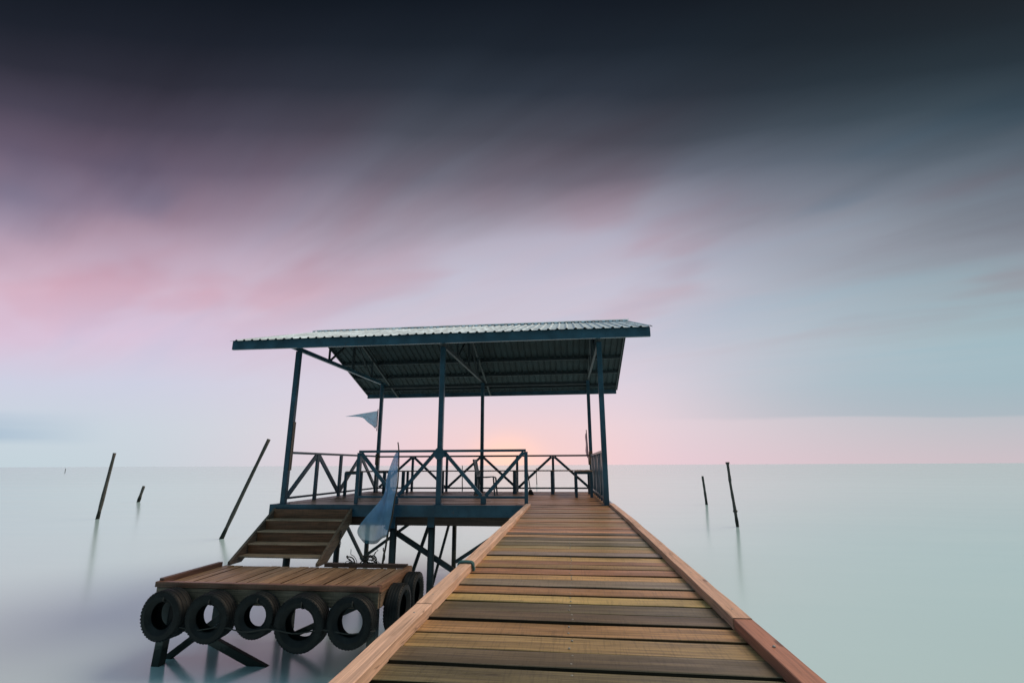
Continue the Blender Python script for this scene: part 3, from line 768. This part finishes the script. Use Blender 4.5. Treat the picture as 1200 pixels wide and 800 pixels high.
cloth('cloth', 'flag_blue', fl, [
    ((-3.12, 8.86, .95), (-3.16, 8.86, .93)), ((-3.115, 8.86, .60), (-3.25, 8.84, .52)), ((-3.12, 8.86, .33), (-3.33, 8.82, .25)),
    ((-3.15, 8.85, .10), (-3.47, 8.80, .02)), ((-3.18, 8.85, -.14), (-3.58, 8.79, -.20)), ((-3.22, 8.85, -.40), (-3.72, 8.78, -.44)), ((-3.25, 8.85, -.54), (-3.68, 8.78, -.62))], 18, .085)
f2 = thing('flag', (-5.40, YB-.06, 1.7), 'small cyan pennant blowing out from the rear post of the pavilion', 'flag', 'blue flags')
bm = new(); tube(bm, [(-5.44, YB-.07, 1.66), (-5.44, YB-.07, 2.28)], .012, 8); finish('staff', bm, 'pole', f2, True, color=(.1, .09, .08))
cloth('cloth', 'flag_cyan', f2, [((-5.45, YB-.08, 2.23), (-6.36, YB-.20, 2.07)), ((-5.45, YB-.08, 2.08), (-5.93, YB-.16, 2.05)), ((-5.45, YB-.08, 1.95), (-5.72, YB-.12, 1.93)), ((-5.45, YB-.08, 1.78), (-5.52, YB-.10, 1.77))], 12, .03)
f3 = thing('flag', (.49, YB-.13, .72), 'furled mauve flag standing against the rear corner post by the jetty side', 'flag')
bm = new(); tube(bm, [(.51, YB-.12, .70), (.475, YB-.12, 1.62)], .011, 8); finish('staff', bm, 'pole', f3, True, color=(.1, .08, .08))
cloth('cloth', 'flag_mauve', f3, [((.478, YB-.12, 1.55), (.455, YB-.14, 1.53)), ((.482, YB-.12, 1.35), (.44, YB-.15, 1.33)), ((.49, YB-.12, 1.1), (.44, YB-.15, 1.08)), ((.50, YB-.12, .92), (.46, YB-.15, .90))], 8, .02)

# ------------------------------------------------------------------ poles in the sea
def pole(pts, rad, label, col=(.085, .085, .085), n=9, group='old poles standing in the sea', rag=False):
    P = catmull(pts, 4); k = len(P)
    bm = new(); tube(bm, P, [rad*(1.12-.3*i/k)*(1+random.uniform(-.13, .13)) for i in range(k)], n)
    return tag(finish('mooring_pole', bm, 'pole', None, True, col), label, 'pole', group)
pole([(-24.35, 23.9, -3.2), (-24.24, 23.9, -1.9), (-24.12, 23.9, -.3), (-23.98, 23.9, 1.41)], .085, 'tall grey pole leaning slightly, standing near the short stump')
pole([(-32.85, 35.3, -3), (-32.64, 35.3, -1.9), (-32.52, 35.3, -1.3), (-32.40, 35.3, -.74)], .11, 'short stump of a pole sticking out of the open sea')
pole([(-13.4, 17.9, -3.2), (-12.90, 17.9, -1.9), (-12.2, 17.9, -.1), (-11.48, 17.9, 1.70)], .07, 'long straight dark pole leaning steeply beside the pavilion')
cp = pole([(7.1, 23.1, -3.2), (7.06, 23.1, -1.9), (7.02, 23.1, -1.1), (6.96, 23.1, -.2), (6.95, 23.1, .2), (6.93, 23.1, .74)], .062, 'taller crooked pole with a banded foot off the jetty side')
pole([(9.0, 35.3, -3.2), (8.97, 35.3, -1.9), (8.93, 35.3, -1.0), (8.88, 35.3, -.07)], .085, 'shorter pole farther out beside the crooked one')
bm = new(); tube(bm, [(7.035, 23.1, -1.30), (7.03, 23.1, -1.22)], .09, 10); finish('iron_band', bm, 'chain', cp, True)
bm = new(); tube(bm, [(6.935, 23.1, .66), (6.93, 23.1, .79)], [.055, .095], 9); finish('splayed_head', bm, 'pole', cp, True, (.085, .085, .085))
for (x, yv, h, r) in ((-19.5, 44.5, 2.45, .05), (-11.2, 52.0, 2.6, .055), (-4.6, 70.0, 2.2, .06), (-224, 200.6, 2.0, .12)):
    pole([(x, yv, -3), (x, yv, -1.9), (x-.03, yv, -1.9+h*.5), (x-.05, yv, -1.9+h)], r, 'thin far stake standing alone in the open sea', n=7, group='far stakes in the sea')

# ------------------------------------------------------------------ small things
# rope lashed round the jetty kerb
bm = new(); pts = []
for i in range(33):
    a = 2*math.pi*i/16*1.0; s = i/32
    # squarish loop close around the timber
    cxx, czz = math.cos(a), math.sin(a)
    ex = abs(cxx)**.45*(1 if cxx > 0 else -1); ez = abs(czz)**.45*(1 if czz > 0 else -1)
    pts.append((-.728+.052*ex, 3.53+.045*s, .022+.038*ez))
tube(bm, pts, .0085, 7)
tag(finish('rope_loop', bm, 'rope_teal', None, True), 'teal rope tied round the pink kerb of the jetty', 'rope')
# chain hanging from the stair stringer
cha = thing('chain', (-3.985, 8.62, -.62), 'short dark chain hanging on the side of the staircase', 'chain')
for k in range(6):
    bm = new(); lk = []
    for i in range(13):
        a = 2*math.pi*i/12
        q = (.014*math.cos(a), .0, .028*math.sin(a)) if k % 2 == 0 else (0, .014*math.cos(a), .028*math.sin(a))
        lk.append((-3.985+q[0], 8.60+q[1], -.42-.043*k+q[2]))
    tube(bm, lk, .0055, 6); finish('link', bm, 'chain', cha, True)
# tangle of old rope and twigs on the back edge of the landing stage
rr = random.Random(5); tg = thing('tangled_rope', (-3.25, 7.96, LZ), 'tangle of dark old rope and twigs at the back edge of the landing stage', 'rope')
for k in range(20):
    p = Vector((-3.52+rr.uniform(0, .56), 8.00+rr.uniform(-.02, .05), LZ+.062)); q = [p.copy()]
    d = Vector((rr.uniform(-1, 1), rr.uniform(-.3, .3), rr.uniform(.3, 1.2)))
    for i in range(rr.randint(4, 7)):
        d = (d + Vector((rr.uniform(-.9, .9), rr.uniform(-.4, .4), rr.uniform(-.75, .35)))).normalized()
        nx_ = q[-1] + d*rr.uniform(.03, .065); nx_.z = max(nx_.z, LZ+.045); nx_.x = min(max(nx_.x, -3.58), -2.85); nx_.y = min(max(nx_.y, 7.94), 8.10); q.append(nx_)
    bm = new(); tube(bm, catmull(q, 3), rr.choice((.005, .007, .010)), 5); finish('strand', bm, 'rope_dark', tg, True)
